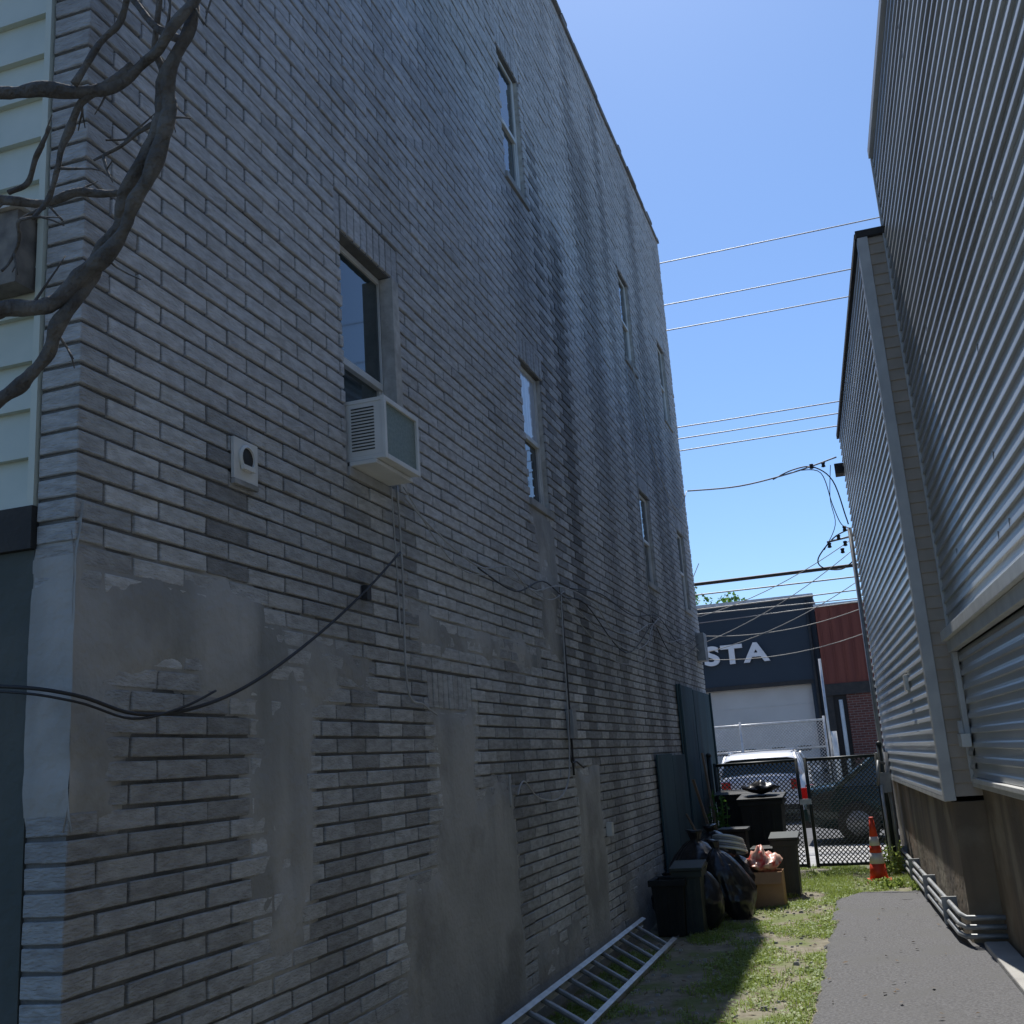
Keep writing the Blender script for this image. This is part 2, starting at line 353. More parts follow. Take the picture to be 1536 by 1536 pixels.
wc([(8.3,2.9),(9.4,2.75),(10.6,2.66),(11.6,2.8),(12.1,3.05),(12.6,3.2)],.005,'wirew')
wc([(7.9,2.9),(8.8,2.72),(10.0,2.5),(11.4,2.62),(12.1,3.0)],.004,'wirew')
wc([(8.5,3.0),(9.6,3.1),(11,3.05),(12.5,3.2),(14,3.0),(15.8,3.3)],.005,'wire')
wc([(5.08,3.1),(5.1,2.6),(5.1,2.03),(5.3,1.95),(5.48,1.9)],.0055,'wirew',.02)
wc([(5.0,3.1),(5.03,2.6),(5.04,2.3)],.004,'wirew',.02)
wc([(8.2,2.98),(8.16,2.4),(8.12,1.9),(8.02,1.5),(7.7,1.35),(7.2,1.38),(6.9,1.5),(6.75,1.42)],.0055,'wirew')
wc([(6.6,1.55),(6.6,1.35)],.008,'wirew')
wc([(8.25,2.98),(8.24,2.2),(8.22,1.5)],.009,'wire',.02)
wc([(8.21,2.98),(8.2,2.2),(8.12,1.65),(8.3,1.6),(8.5,1.55)],.007,'wire',.03)
m.box(WX+.005,WX+.06,8.17,8.28,1.78,2.0,'conduit')
wc([(12.4,6.4),(12.9,5.9),(13.8,5.2),(15.0,5.0),(16.1,5.55)],.007,'wirew')
wc([(12.15,3.1),(12.12,4.2),(12.15,6.2)],.006,'wirew',.015)
m.box(WX,WX+.05,9.2,9.27,.97,1.08,'white')
m.box(WX,WX+.12,15.6,15.9,2.9,3.3,'conduit')
m.obj('wall_cables',bh)
m=MB(); x0,x1,a,b,c,d=WX-.06,WX+.195,4.57,4.99,3.105,3.42
t=.02
m.box(x0,x1-.02,a,b,d-t,d,'acwhite'); m.box(x0,x1-.02,a,b,c,c+t,'acwhite'); m.box(x0,x1-.02,a+.003,a+t,c+t,d-t,'acwhite'); m.box(x0,x1-.02,b-t,b-.003,c+t,d-t,'acwhite')
m.box(x1-.02,x1,a-.004,a+.022,c-.004,d+.004,'acwhite'); m.box(x1-.02,x1,b-.022,b+.004,c-.004,d+.004,'acwhite')
m.box(x1-.02,x1,a+.022,b-.022,d-.022,d+.004,'acwhite'); m.box(x1-.02,x1,a+.022,b-.022,c-.004,c+.022,'acwhite')
m.box(x1-.04,x1-.012,a+.022,b-.022,c+.022,d-.022,'coil')
for i in range(14):
    zz=c+.05+i*.0165; m.box(WX+.01,x1-.06,a-.001,a+.004,zz,zz+.007,'bin2')
m.box(WX+.0,x1-.05,a-.012,b+.012,c-.025,c-.004,'acwhite')
m.obj('window_air_conditioner',None,bevel=.003)
m=MB()
def P(y0,y1,z1,o): m.box(WX+.012+o,WX+.03+o,y0,y1,.02,z1,'teal')
P(11.6,12.5,1.62,.01);P(12.505,13.38,1.6,.012);P(13.4,14.6,2.46,.0);P(14.61,16.2,2.44,.004)
for yy in (13.45,16.1): m.box(WX+.036,WX+.06,yy,yy+.05,.02,2.46,'teal')
m.obj('plywood_fence_panel',None,bevel=.003)
m=MB(); m.hexa([(-1.95,13.9,0),(-1.93,13.9,0),(-1.93,14.0,0),(-1.95,14.0,0),(-2.12,14.1,1.6),(-2.1,14.1,1.6),(-2.1,14.2,1.6),(-2.12,14.2,1.6)],'wood')
m.hexa([(-1.85,13.3,0),(-1.82,13.3,0),(-1.82,13.35,0),(-1.85,13.35,0),(-2.13,13.2,1.3),(-2.1,13.2,1.3),(-2.1,13.25,1.3),(-2.13,13.25,1.3)],'wood')
m.tube([(-1.7,12.6,0),(-2.1,12.4,.95)],.015,'wood')
m.obj('wood_planks')

# ================================================================ RIGHT BUILDINGS
def xn(y): return .72-.044*(y-9.4)
def xf(y): return .50-.055*(y-9.4)
def rbox(mb,fn,y0,y1,o0,o1,z0,z1,k):
    mb.hexa([(fn(y0)-o1,y0,z0),(fn(y0)-o0,y0,z0),(fn(y1)-o0,y1,z0),(fn(y1)-o1,y1,z0),(fn(y0)-o1,y0,z1),(fn(y0)-o0,y0,z1),(fn(y1)-o0,y1,z1),(fn(y1)-o1,y1,z1)],k)
DL=((1,0),(.98,.08),(.8,.34),(.38,.44),(.12,.6),(0,1))
nb=empty('metal_sided_building')
m=MB(); wy0,wy1,wz0,wz1=5.2,9.12,1.27,2.36
lap_wall(m,(xn(-7),-7),(xn(9.39),9.39),(-1,-.044),wz1,6.75,.1,.02,'sid',DL)
lap_wall(m,(xn(wy1),wy1),(xn(9.39),9.39),(-1,-.044),1.24,wz1,.1,.02,'sid',DL)
lap_wall(m,(xn(-7),-7),(xn(wy0),wy0),(-1,-.044),1.24,wz1,.1,.02,'sid',DL)
random.seed(3)
for i in range(26):
    yy=U(1,9.2); k=int(U(1,43)); zz=wz1+k*.1
    rbox(m,xn,yy,yy+.004,.012,.0215,zz,zz+.05,'seam')
m.obj('siding',nb)
m=MB()
rbox(m,xn,-7,9.39,-.06,-.04,0,1.235,'found'); rbox(m,xn,-7,9.39,-6,-.062,1.236,6.7,'roof')
rbox(m,xn,-7,9.4,-.02,.045,6.75,6.84,'trim'); rbox(m,xn,-7,9.39,-6,-.021,6.75,6.8,'roof')
rbox(m,xn,9.392,9.43,-.06,.03,1.24,6.75,'trim')
rbox(m,xn,-7,9.38,-.03,.03,1.2,1.238,'trim')
m.obj('walls',nb,bevel=.004)
m=MB()
rbox(m,xn,wy0,wy1+.06,.02,.11,wz1-.03,wz1+.05,'white'); rbox(m,xn,wy0,wy1+.03,.02,.075,wz1-.12,wz1-.032,'trim')
rbox(m,xn,wy1-.07,wy1+.03,.02,.06,wz0+.28,wz1-.122,'trim')
rbox(m,xn,wy1-.13,wy1+.08,.03,.10,wz0+.24,wz0+.34,'white'); rbox(m,xn,wy1+.0,wy1+.07,.03,.09,wz0+.342,wz0+.44,'trim')
rbox(m,xn,wy0,wy1-.05,.0,.06,wz0-.028,wz0+.005,'white')
lap_wall(m,(xn(wy0)-.0,wy0),(xn(wy1)-.0,wy1),(-1,-.044),wz0+.01,wz1-.12,.11,.02,'sid',DL)
m.obj('bay_window',nb,bevel=.004)
fb=empty('sided_rear_building')
m=MB()
lap_wall(m,(xf(9.46),9.46),(xf(16),16),(-1,-.055),1.13,6.0,.1,.02,'sid',DL)
m.obj('siding',fb)
m=MB()
lap_wall(m,(.56,9.42),(.80,9.42),(0,-1),1.13,6.0,.1,.014,'tan')
m.box(.47,.56,9.385,9.44,1.1,6.0,'trim'); rbox(m,xf,9.44,9.5,.0,.03,1.1,6.0,'trim')
m.box(.46,.86,9.38,9.44,6.002,6.07,'board'); rbox(m,xf,9.442,16.05,-.05,.045,6.002,6.07,'board')
rbox(m,xf,9.5,16,-6,-.03,1.13,5.99,'roof'); rbox(m,xf,9.45,16,-5.9,-.03,0,1.088,'found')
m.box(-.0,.2,15.9,16.15,5.45,5.6,'board')
rbox(m,xf,11.0,11.18,.015,.05,2.05,2.2,'white')
rbox(m,xf,9.5,16,-.055,.02,1.09,1.128,'trim')
m.obj('walls',fb,bevel=.004)
m=MB()
for i,(zz,oo) in enumerate([(.10,.06),(.17,.05),(.24,.035)]):
    y1=15.9-i*.1
    m.tube([(xf(y1)-oo,y1,zz),(xf(9.5)-oo,9.5,zz),(xf(9.35)-oo+.03,9.33-i*.02,zz),(xf(9.2)-oo+.35,9.3-i*.02,zz),],.02,'conduit',8)
for yy in (10.2,11.8,13.4,15): rbox(m,xf,yy,yy+.03,-.03,.09,.06,.28,'conduit')
m.tube([(xf(15.8)-.06,15.8,.1),(xf(15.8)-.06,15.8,4.6)],.03,'conduit'); m.tube([(xf(15.6)-.05,15.6,.2),(xf(15.6)-.05,15.6,1.5)],.025,'conduit')
m.box(xf(15.5)-.16,xf(15.5)-.02,15.4,15.65,1.0,1.45,'conduit')
m.obj('electrical_conduits',fb)

# ================================================================ GROUND
def gh(x,y): return .012*noise.noise(Vector((x*1.3,y*1.3,0)))+.005*noise.noise(Vector((x*6,y*6,2)))+.012
def grid(name,x0,x1,y0,y1,st,fn,k):
    m=MB(); nx=int((x1-x0)/st)+1; ny=int((y1-y0)/st)+1
    vs=[];fs=[]
    for i in range(nx+1):
        for j in range(ny+1):
            x=x0+(x1-x0)*i/nx; y=y0+(y1-y0)*j/ny; vs.append((x,y,fn(x,y)))
    for i in range(nx):
        for j in range(ny):
            a=i*(ny+1)+j; fs.append((a,a+ny+1,a+ny+2,a+1))
    m.add(vs,fs,k,True); return m.obj(name)
m=MB(); m.add([(-400,-400,-.03),(400,-400,-.03),(400,600,-.03),(-400,600,-.03)],[(0,1,2,3)],'earth'); m.obj('ground')
grid('alley_ground',-3.2,1.4,-6,15.6,.06,gh,'soil')
m=MB(); m.add([(-12,-6,-.01),(-3.2,-6,-.01),(-3.2,2.7,-.01),(-12,2.7,-.01)],[(0,1,2,3)],'soil'); m.obj('yard_ground')
def edge(y): return -.60+.07*noise.noise(Vector((0,y*1.2,4)))+.05*noise.noise(Vector((0,y*5,4)))
m=MB(); vs=[];fs=[]; nn=24; ylist=[ -5+i*.06 for i in range(int(17.7/.06)+1)]
for y in ylist:
    le=edge(y)+max(0,(y-12.1))*.35; ri=(xn(y)+.04 if y<9.4 else xf(y)+.02)
    for i in range(nn+1):
        t=i/nn; x=le+(ri-le)*t; yy=y+.16*noise.noise(Vector((x*4,0,7)))*(y>12)
        h=.034+.006*noise.noise(Vector((x*2,y*2,5)))+.003*noise.noise(Vector((x*9,y*9,5)))
        if i==0 or y==ylist[-1]: h=-.01
        elif i==1: h-=.008
        vs.append((x,yy,h))
for j in range(len(ylist)-1):
    for i in range(nn):
        a=j*(nn+1)+i; fs.append((a,a+1,a+nn+2,a+nn+1))
m.add(vs,fs,'asphalt',True); m.obj('asphalt_path')
m=MB(); 
rbox(m,xn,5.5,9.25,-.03,.14,.0,.075,'concrete'); m.obj('concrete_kerb',None,bevel=.01)
m=MB(); m.box(-60,60,15.6,18.4,-.1,.02,'concrete')
for i in range(-30,30): m.box(i*1.5-.006,i*1.5+.006,15.62,18.38,.0202,.0215,'dark')
m.box(-60,60,18.42,18.56,-.1,.022,'concrete'); m.obj('sidewalk')
m=MB(); m.add([(-60,18.5,-.012),(60,18.5,-.012),(60,29,-.012),(-60,29,-.012)],[(0,1,2,3)],'road'); m.obj('road')
m=MB(); m.box(-60,60,28.5,36,-.1,.1,'concrete'); m.obj('sidewalk')
random.seed(11)
m=MB(); vs=[];fs=[]
def inpath(x,y): return y<12.6 and x>edge(y)+.03+max(0,(y-12.1))*.35
cnt=0
while cnt<60000:
    y=U(4.5,15.5) ; x=U(-2.2,.5)
    if y>9.4 and x>xf(y): continue
    if inpath(x,y): continue
    d=noise.fractal(Vector((x*2.2,y*1.3,8)),1,2,4)
    dens=.25+d*1.7+(.35 if y>12.5 else 0)+(.25 if abs(x-edge(y))<.12 else 0)-(.2 if x<-1.4 and y<10 else 0)
    if R()>dens: continue
    cnt+=1; z=gh(x,y)-.003
    if R()<.55:
        h=U(.012,.055)*(1.4 if y>12.5 else 1); t=U(0,6.28); w=U(.003,.006); l=U(-.02,.02); l2=U(-.02,.02)
        o=len(vs); vs+=[(x-w*math.cos(t),y-w*math.sin(t),z),(x+w*math.cos(t),y+w*math.sin(t),z),(x+l,y+l2,z+h)]; fs.append((o,o+1,o+2))
    else:
        s=U(.006,.014); t=U(0,6.28); h=U(.008,.03); c,q=math.cos(t)*s,math.sin(t)*s; k=U(-.6,.6)*s
        o=len(vs); vs+=[(x-c,y-q,z+h-k),(x+q,y-c,z+h),(x+c,y+q,z+h+k),(x-q,y+c,z+h)]; fs.append((o,o+1,o+2,o+3))
m.add(vs,fs,'grass'); m.obj('grass')
m=MB()
for i in range(900):
    x=U(-2.1,-.3);y=U(4.5,15); s=U(.005,.02)*(1 if R()<.9 else 1.7); z=gh(x,y)+s*.3
    if inpath(x,y): continue
    m.hexa([(x-s,y-s*U(.6,1),z-s*.5),(x+s*U(.6,1),y-s,z-s*.5),(x+s,y+s*U(.5,1),z-s*.5),(x-s*U(.5,1),y+s,z-s*.5),(x-s*.6,y-s*.5,z+s*.4),(x+s*.5,y-s*.6,z+s*.5),(x+s*.6,y+s*.5,z+s*.4),(x-s*.5,y+s*.6,z+s*.3)],'parge')
m.obj('pebbles')
m=MB(); vs=[];fs=[]
for i in range(700):
    x=U(-2.15,.4);y=U(4.5,15)
    if y>9.4 and x>xf(y)-.05: continue
    if inpath(x,y) and R()<.85: continue
    s=U(.012,.03); t=U(0,6.28); z=(.045 if inpath(x,y) else gh(x,y)+U(.01,.03)); c,q=math.cos(t)*s,math.sin(t)*s
    o=len(vs); vs+=[(x-c,y-q,z),(x+q*.5,y-c*.5,z+U(0,.01)),(x+c,y+q,z+U(0,.012)),(x-q*.5,y+c*.5,z+U(0,.01))]; fs.append((o,o+1,o+2,o+3))
m.add(vs,fs,'wood'); m.obj('dead_leaves')
def weeds(name,c,r,h,n,seed,k='leaf',ls=.04):
    random.seed(seed); m=MB(); vs=[];fs=[]
    for i in range(max(6,n//25)):
        a=U(0,6.28); rr=r*math.sqrt(R()); t=Vector((c[0]+rr*math.cos(a),c[1]+rr*math.sin(a),c[2]+h*U(.5,1)))
        m.tube([(c[0]+rr*.5*math.cos(a),c[1]+rr*.5*math.sin(a),c[2]),t],.004,k,4)
        for j in range(25):
            q=R(); p=Vector((c[0]+rr*(.5+.5*q)*math.cos(a),c[1]+rr*(.5+.5*q)*math.sin(a),c[2]+(t.z-c[2])*q))
            d=Vector((U(-1,1),U(-1,1),U(-.2,.8))).normalized(); u=d.cross(Vector((U(-1,1),U(-1,1),U(-1,1)))).normalized(); L_=U(.6,1.3)*ls
            o=len(vs); vs+=[p,p+d*L_*.5+u*L_*.3,p+d*L_,p+d*L_*.5-u*L_*.3]; fs.append((o,o+1,o+2,o+3))
    m.add(vs,fs,k); return m.obj(name)
weeds('weed_plant',(.03,14.3,0),.14,.42,300,1,'grass',ls=.05)
weeds('weed_plant',(-.1,13.2,0),.25,.12,300,2,'grass')
weeds('weed_plant',(-2.0,14.15,0),.14,1.15,420,3,ls=.06)
weeds('weed_plant',(.2,12.7,0),.12,.12,150,4,'grass')

# ================================================================ OBJECTS
m=MB(); La=Vector((-2.19,3.8,.17)); Lb=Vector((-2.19,10.0,.17)); Ra=Vector((-1.86,3.8,.03)); Rb=Vector((-1.86,9.75,.03))
def beam(a,b,w,h,k,upv):
    a=Vector(a);b=Vector(b);d=(b-a).normalized();s=d.cross(upv).normalized();u=s.cross(d).normalized()
    c=[]
    for e in (a,b):
        c.append([e-s*w/2-u*h/2,e+s*w/2-u*h/2,e+s*w/2+u*h/2,e-s*w/2+u*h/2])
    m.hexa([c[0][0],c[0][1],c[1][1],c[1][0],c[0][3],c[0][2],c[1][2],c[1][3]],k)
across=(Ra-La).normalized(); nrm=Vector((0,1,0)).cross(across)*-1
for a,b in ((La,Lb),(Ra,Rb)):
    beam(a,b,.02,.075,'alum',nrm)
for sgn,(a,b) in ((1,(La,Lb)),(-1,(Ra,Rb))):
    for q in (-.034,.034): beam(a+across*.018*sgn+nrm*q,b+across*.018*sgn+nrm*q,.022,.005,'alum',nrm)
y=4.0
while y<9.7:
    t=(y-3.8)/6; p=La.lerp(Lb,t); q=Ra.lerp(Rb,(y-3.8)/5.95); m.tube([p+nrm*.01,q+nrm*.01],.018,'rung',8)
    if y<8: m.tube([p-nrm*.03+Vector((0,.14,0)),q-nrm*.03+Vector((0,.14,0))],.015,'rung',8)
    y+=.305
m.obj('extension_ladder',None,bevel=.002)
def bag(c,r,h,seed,tilt=(0,0)):
    m=MB(); prof=[]
    N=34
    for i in range(N+1):
        t=i/N
        if t<.86: rad=r*(math.sin(min(1,t/.86)*math.pi*.93+.12))**.55 if t>0 else r*.5
        else: rad=r*(.13+ (t-.86)*1.2)
        rad=max(rad,r*.12)
        prof.append((rad,t*h))
    def fn(p,t,z):
        s=seed*7.3
        d=Vector((math.cos(t),math.sin(t),0)); rr=math.hypot(p.x,p.y)
        n=noise.fractal(Vector((d.x*1.6,d.y*1.6,z*4/h+s)),1,2,3)*.14
        fold=abs(noise.noise(Vector((d.x*3,d.y*3,z*2+s))))*.14*(.3+z/h)
        cr=noise.fractal(Vector((d.x*6,d.y*6,z*16+s)),1,2.3,3)*.045
        return p+d*rr*(n-fold+cr)+Vector((tilt[0]*z,tilt[1]*z,noise.noise(Vector((p.x*6,p.y*6,s)))*.03*(z/h)))
    m.lathe(prof,c,'bag',64,fn); return m.obj('trash_bag')
bag((-1.43,11.1,0),.22,.76,1,(-.3,.05)); bag((-1.68,10.55,0),.17,.62,2); bag((-1.85,11.3,0),.3,.85,3); bag((-1.6,11.9,0),.28,.62,4); bag((-2.0,10.7,0),.2,.5,5,(-.1,0))
bag((-1.78,11.9,.35),.25,.5,6)
def bin_(name,cx,cy,w,d,h,k,taper=.82,lid=True,z0=.0):
    m=MB(); wb,db=w*taper/2,d*taper/2; wt,dt=w/2,d/2; T=.012
    def ring(a,b,z): return [(cx-a,cy-b,z),(cx+a,cy-b,z),(cx+a,cy+b,z),(cx-a,cy+b,z)]
    R_=[ring(wb,db,z0+.02),ring(wt,dt,z0+h),ring(wt-T,dt-T,z0+h),ring(wb-T,db-T,z0+.05)]; vs=[p for r in R_ for p in r]; fs=[]
    for i in range(3):
        for j in range(4):
            a=i*4+j;b=i*4+(j+1)%4; fs.append((a,b,b+4,a+4))
    fs+= [(3,2,1,0),(12,13,14,15)]
    m.add(vs,fs,k)
    for a,b,c_,d_ in ((-wt-.02,wt+.02,-dt-.02,-dt),(-wt-.02,wt+.02,dt,dt+.02),(-wt-.02,-wt,-dt,dt),(wt,wt+.02,-dt,dt)):
        m.box(cx+a,cx+b,cy+c_,cy+d_,z0+h-.05,z0+h+.005,k)
    for i in (-1,0,1): 
        x=cx+i*w*.25; m.hexa([(x-.015,cy-db-.008,z0+.08),(x+.015,cy-db-.008,z0+.08),(x+.015,cy-db,z0+.08),(x-.015,cy-db,z0+.08),(x-.015,cy-dt-.006,z0+h*.88),(x+.015,cy-dt-.006,z0+h*.88),(x+.015,cy-dt+.002,z0+h*.88),(x-.015,cy-dt+.002,z0+h*.88)],k)
    if lid:
        m.hexa([(cx-wt-.03,cy-dt-.04,z0+h+.008),(cx+wt+.03,cy-dt-.04,z0+h+.008),(cx+wt+.03,cy+dt+.03,z0+h+.03),(cx-wt-.03,cy+dt+.03,z0+h+.03),(cx-wt-.03,cy-dt-.04,z0+h+.035),(cx+wt+.03,cy-dt-.04,z0+h+.035),(cx+wt+.03,cy+dt+.03,z0+h+.075),(cx-wt-.03,cy+dt+.03,z0+h+.075)],k)
    return m.obj(name,None,bevel=.012)
bin_('garbage_bin',-1.95,10.25,.3,.32,.5,'bin',lid=False)
bin_('garbage_bin',-1.78,10.32,.24,.26,.56,'bin2',lid=True,taper=.9)
bin_('garbage_bin',-1.09,12.75,.26,.3,.60,'bin2',taper=.88,lid=True)
b_=bin_('wheelie_bin',-1.42,14.1,.5,.55,.98,'bin')
m=MB()
for x in (-1.2,-1.64): m.lathe([(.1,0),(.1,.05),(.03,.055)],(x,14.4,.1),'dark',axis='x')
m.box(-1.66,-1.18,14.36,14.42,.07,.12,'dark')
m.obj('wheels',b_)
bin_('wheelie_bin',-1.80,14.75,.5,.5,1.02,'bin')
m=MB(); m.lathe([(.21*math.sin(math.pi*(i/14)*.95+.1),.16*i/14) for i in range(15)],(-1.42,14.1,1.05),'bag',36,lambda p,t,z: p*(1+.4*noise.fractal(p*7+Vector((1,5,2)),1,2,4)))
m.obj('trash_bundle')
m=MB(); m.box(-1.5,-1.15,13.1,13.5,.02,.45,'bin'); m.box(-1.53,-1.12,13.07,13.53,.45,.49,'bin'); m.box(-1.8,-1.52,12.8,13.1,.02,.7,'bin'); m.box(-1.83,-1.49,12.77,13.13,.7,.74,'bin')
m.obj('storage_tote',None,bevel=.01)
m=MB(); cx,cy=-1.27,11.95; w=.19;d=.15;h=.36;T=.006
for a in ((cx-w,cx+w,cy-d,cy-d+T),(cx-w,cx+w,cy+d-T,cy+d),(cx-w,cx-w+T,cy-d+T,cy+d-T),(cx+w-T,cx+w,cy-d+T,cy+d-T)): m.box(*a,.02,h,'card')
m.box(cx-w,cx+w,cy-d,cy+d,.01,.02,'card')
m.hexa([(cx-w,cy-d-.002,h),(cx+w,cy-d-.002,h),(cx+w,cy-d+T,h+.002),(cx-w,cy-d+T,h+.002),(cx-w+.01,cy-d-.05,h-.11),(cx+w-.01,cy-d-.05,h-.11),(cx+w-.01,cy-d-.05+T,h-.11),(cx-w+.01,cy-d-.05+T,h-.11)],'card')
m.obj('cardboard_box')
m=MB()
def crump(p,t,z):
    n=noise.fractal(p*9+Vector((3,1,2)),1,2,4); return p*(1+.35*n)+Vector((0,0,.03*n))
m.lathe([(.17*math.sin(math.pi*(i/16)*.95+.1),.0+.26*i/16) for i in range(17)],(cx,cy,h-.05),'redbag',40,crump)
m.obj('plastic_shopping_bag')
m=MB()
for i in range(5):
    pts=[(-1.58+(.18-.008*i)*math.cos(t/24*6.283),11.75+(.18-.008*i)*math.sin(t/24*6.283),.6+i*.028+.05*math.cos(t/24*6.283+2)) for t in range(25)]
    m.tube(pts,.014,'white' if i%2==0 else 'conduit',8,False)
m.obj('hose_coil')
m=MB(); cx,cy=-.15,13.66
def r_at(z): return .105-(.105-.024)*(z-.045)/.675
for z0,z1,k in ((.045,.22,'orange'),(.22,.34,'refl'),(.34,.42,'orange'),(.42,.52,'refl'),(.52,.72,'orange')):
    m.lathe([(r_at(z0),z0),(r_at(z1),z1)],(cx,cy,0),k,28)
m.lathe([(.024,.72),(.028,.735),(.02,.74),(.018,.7)],(cx,cy,0),'orange',20)
m.box(cx-.135,cx+.135,cy-.135,cy+.135,.012,.045,'orange')
m.obj('traffic_cone',None)

GY=15.1; g=MB()
def mesh_panel(mb,x0,x1,y,z0,z1,sp,r,k):
    H=z1-z0; W=x1-x0; n=int((W+H)/sp)
    for i in range(n):
        for sgn in (1,-1):
            c=x0-H+i*sp if sgn==1 else x0+i*sp
            a=Vector((c,y,z0)); b=Vector((c+sgn*H,y,z1))
            t0,t1=0,1; dx=sgn*H
            ta=(x0-c)/dx; tb=(x1-c)/dx
            lo,hi=min(ta,tb),max(ta,tb); t0=max(t0,lo); t1=min(t1,hi)
            if t1-t0<.01: continue
            p=a.lerp(b,t0);q=a.lerp(b,t1); p.y+=sgn*.003; q.y+=sgn*.003
            mb.tube([p,q],r,k,4,False)
def leaf(x0,x1,dy=0):
    mesh_panel(g,x0+.03,x1-.03,GY+dy,.1,1.4,.058,.0066,'gate')
    for x in (x0,x1): g.tube([(x,GY+dy,.05),(x,GY+dy,1.45)],.024,'gate')
    for z in (.08,1.42): g.tube([(x0,GY+dy,z),(x1,GY+dy,z)],.021,'gate')
leaf(-2.1,-1.02,.0); leaf(-.90,.0)
for x in (-2.17,.06): g.tube([(x,GY,0),(x,GY,1.55)],.035,'gate'); g.lathe([(.042,1.55),(.035,1.58),(.005,1.6)],(x,GY,0),'gate',12)
g.box(-1.03,-.88,GY-.05,GY-.03,.85,.92,'galv')
g.obj('chain_link_gate')
m=MB(); m.tube([(.12,15.0,0),(.12,15.0,1.45)],.03,'conduit'); m.tube([(.02,14.85,0),(.02,14.85,1.05)],.02,'galv'); m.box(.0,.14,14.9,15.02,.95,1.2,'conduit')
m.tube([(.12,15,1.3),(.02,14.95,1.35),(-.02,14.85,1.05)],.02,'conduit')
m.obj('gas_meter_pipes')

nvb=empty('dark_commercial_building')
m=MB(); FY=35
m.box(-16,-5.2,FY,FY+14,.1,6.2,'navy'); m.box(-5.2,-1.6,FY,FY+14,3.5,6.2,'navy'); m.box(-1.6,-1.22,FY,FY+14,.1,6.2,'navy')
m.box(-16.05,-1.2,FY-.06,FY+.3,6.2,6.3,'galv'); m.box(-5.28,-1.52,FY-.03,FY-.002,3.5,3.62,'board')
m.box(-5.2,-1.6,FY+.25,FY+.3,.1,3.5,'garage')
for i in range(1,7): m.box(-5.2,-1.6,FY+.235,FY+.249,.1+i*.56-.008,.1+i*.56+.008,'trim')
for x in (-4.9,-4.0,-3.1,-2.3): m.box(x,x+.5,FY+.23,FY+.245,1.42,1.66,'trim'); m.box(x+.05,x+.45,FY+.22,FY+.228,1.46,1.62,'bin2')
m.box(-9.5,-8,FY-.02,FY-.001,.1,2.6,'bin')
m.tube([(-1.42,FY-.1,.1),(-1.42,FY-.1,6.1)],.05,'board'); m.box(-7.6,-7.2,FY-.25,FY-.001,4.0,4.25,'galv')
m.obj('facade',nvb)
sg=empty('building_sign')
cu=bpy.data.curves.new('letters','FONT'); cu.body='VISTA'; cu.size=.82; cu.extrude=.05; cu.offset=.024; cu.space_character=1.14; cu.bevel_depth=.004
to=bpy.data.objects.new('letters',cu); COL.objects.link(to); to.data.materials.append(M['letter']); to.rotation_euler=(math.pi/2,0,0); to.parent=sg
cu.align_x='RIGHT'; to.location=(-2.80,FY-.1,4.33); to.scale=(1.32,1,1)
rb=empty('red_brick_warehouse')
m=MB(); m.box(-1.19,12,FY-.4,FY+12,3.4,5.8,'redmetal'); m.box(-1.19,12,FY-.45,FY+12,3.05,3.398,'board')
m.box(-1.19,-1.0,FY-.38,FY+12,.1,3.05,'board'); m.box(-1.0,-.6,FY-.3,FY+12,.1,3.05,'dark'); m.box(-.6,12,FY-.38,FY+12,.1,3.05,'redbrick')  # middle box is black to paint in the shade of a hollow
x=-1.1
while x<12: m.box(x,x+.03,FY-.43,FY-.402,3.42,5.78,'redmetal'); x+=.3
m.box(-1.22,12,FY-.46,FY-.2,5.8,5.88,'galv'); m.tube([(-.78,FY-.45,.1),(-.78,FY-.45,2.9)],.06,'white')
m.box(1,3,FY-.4,FY-.381,1.1,2.4,'glass')
m.obj('facade',rb)
def bld(x0,x1,y0,h,k,seed):
    random.seed(seed); e=empty('brick_row_building'); m=MB(); m.box(x0,x1,y0,y0+10,0,h,k); m.box(x0-.05,x1+.05,y0-.15,y0+.1,h,h+.25,'coping')
    x=x0+.8
    while x+1<x1:
        for f in range(int(h//3)):
            m.box(x,x+.9,y0-.03,y0-.01,1+f*3,2.5+f*3,'frame'); m.box(x+.06,x+.84,y0-.05,y0-.032,1.06+f*3,2.44+f*3,'glass')
        x+=1.9
    m.obj('facade',e)
bld(12.1,22,FY,9,'redbrick',1); bld(-26,-16.1,FY,7,'redbrick',2); bld(22.2,34,FY,7,'mortar',3); bld(-38,-26.2,FY,9,'mortar',4)
m=MB(); y=32
mesh_panel(m,-6,-1.25,y,.12,2.3,.09,.006,'galv')
for z in (2.3,1.55,.15): m.tube([(-6,y,z),(-1.25,y,z)],.028,'galv')
for x in (-6,-3.6,-1.25): m.tube([(x,y,.1),(x,y,2.4)],.035,'galv')
m.tube([(-1.02,y-.2,.1),(-1.02,y-.2,1.95)],.08,'white')
m.tube([(-1.15,y,.1),(-1.15,y,4.0)],.04,'galv')
m.obj('chain_link_fence')
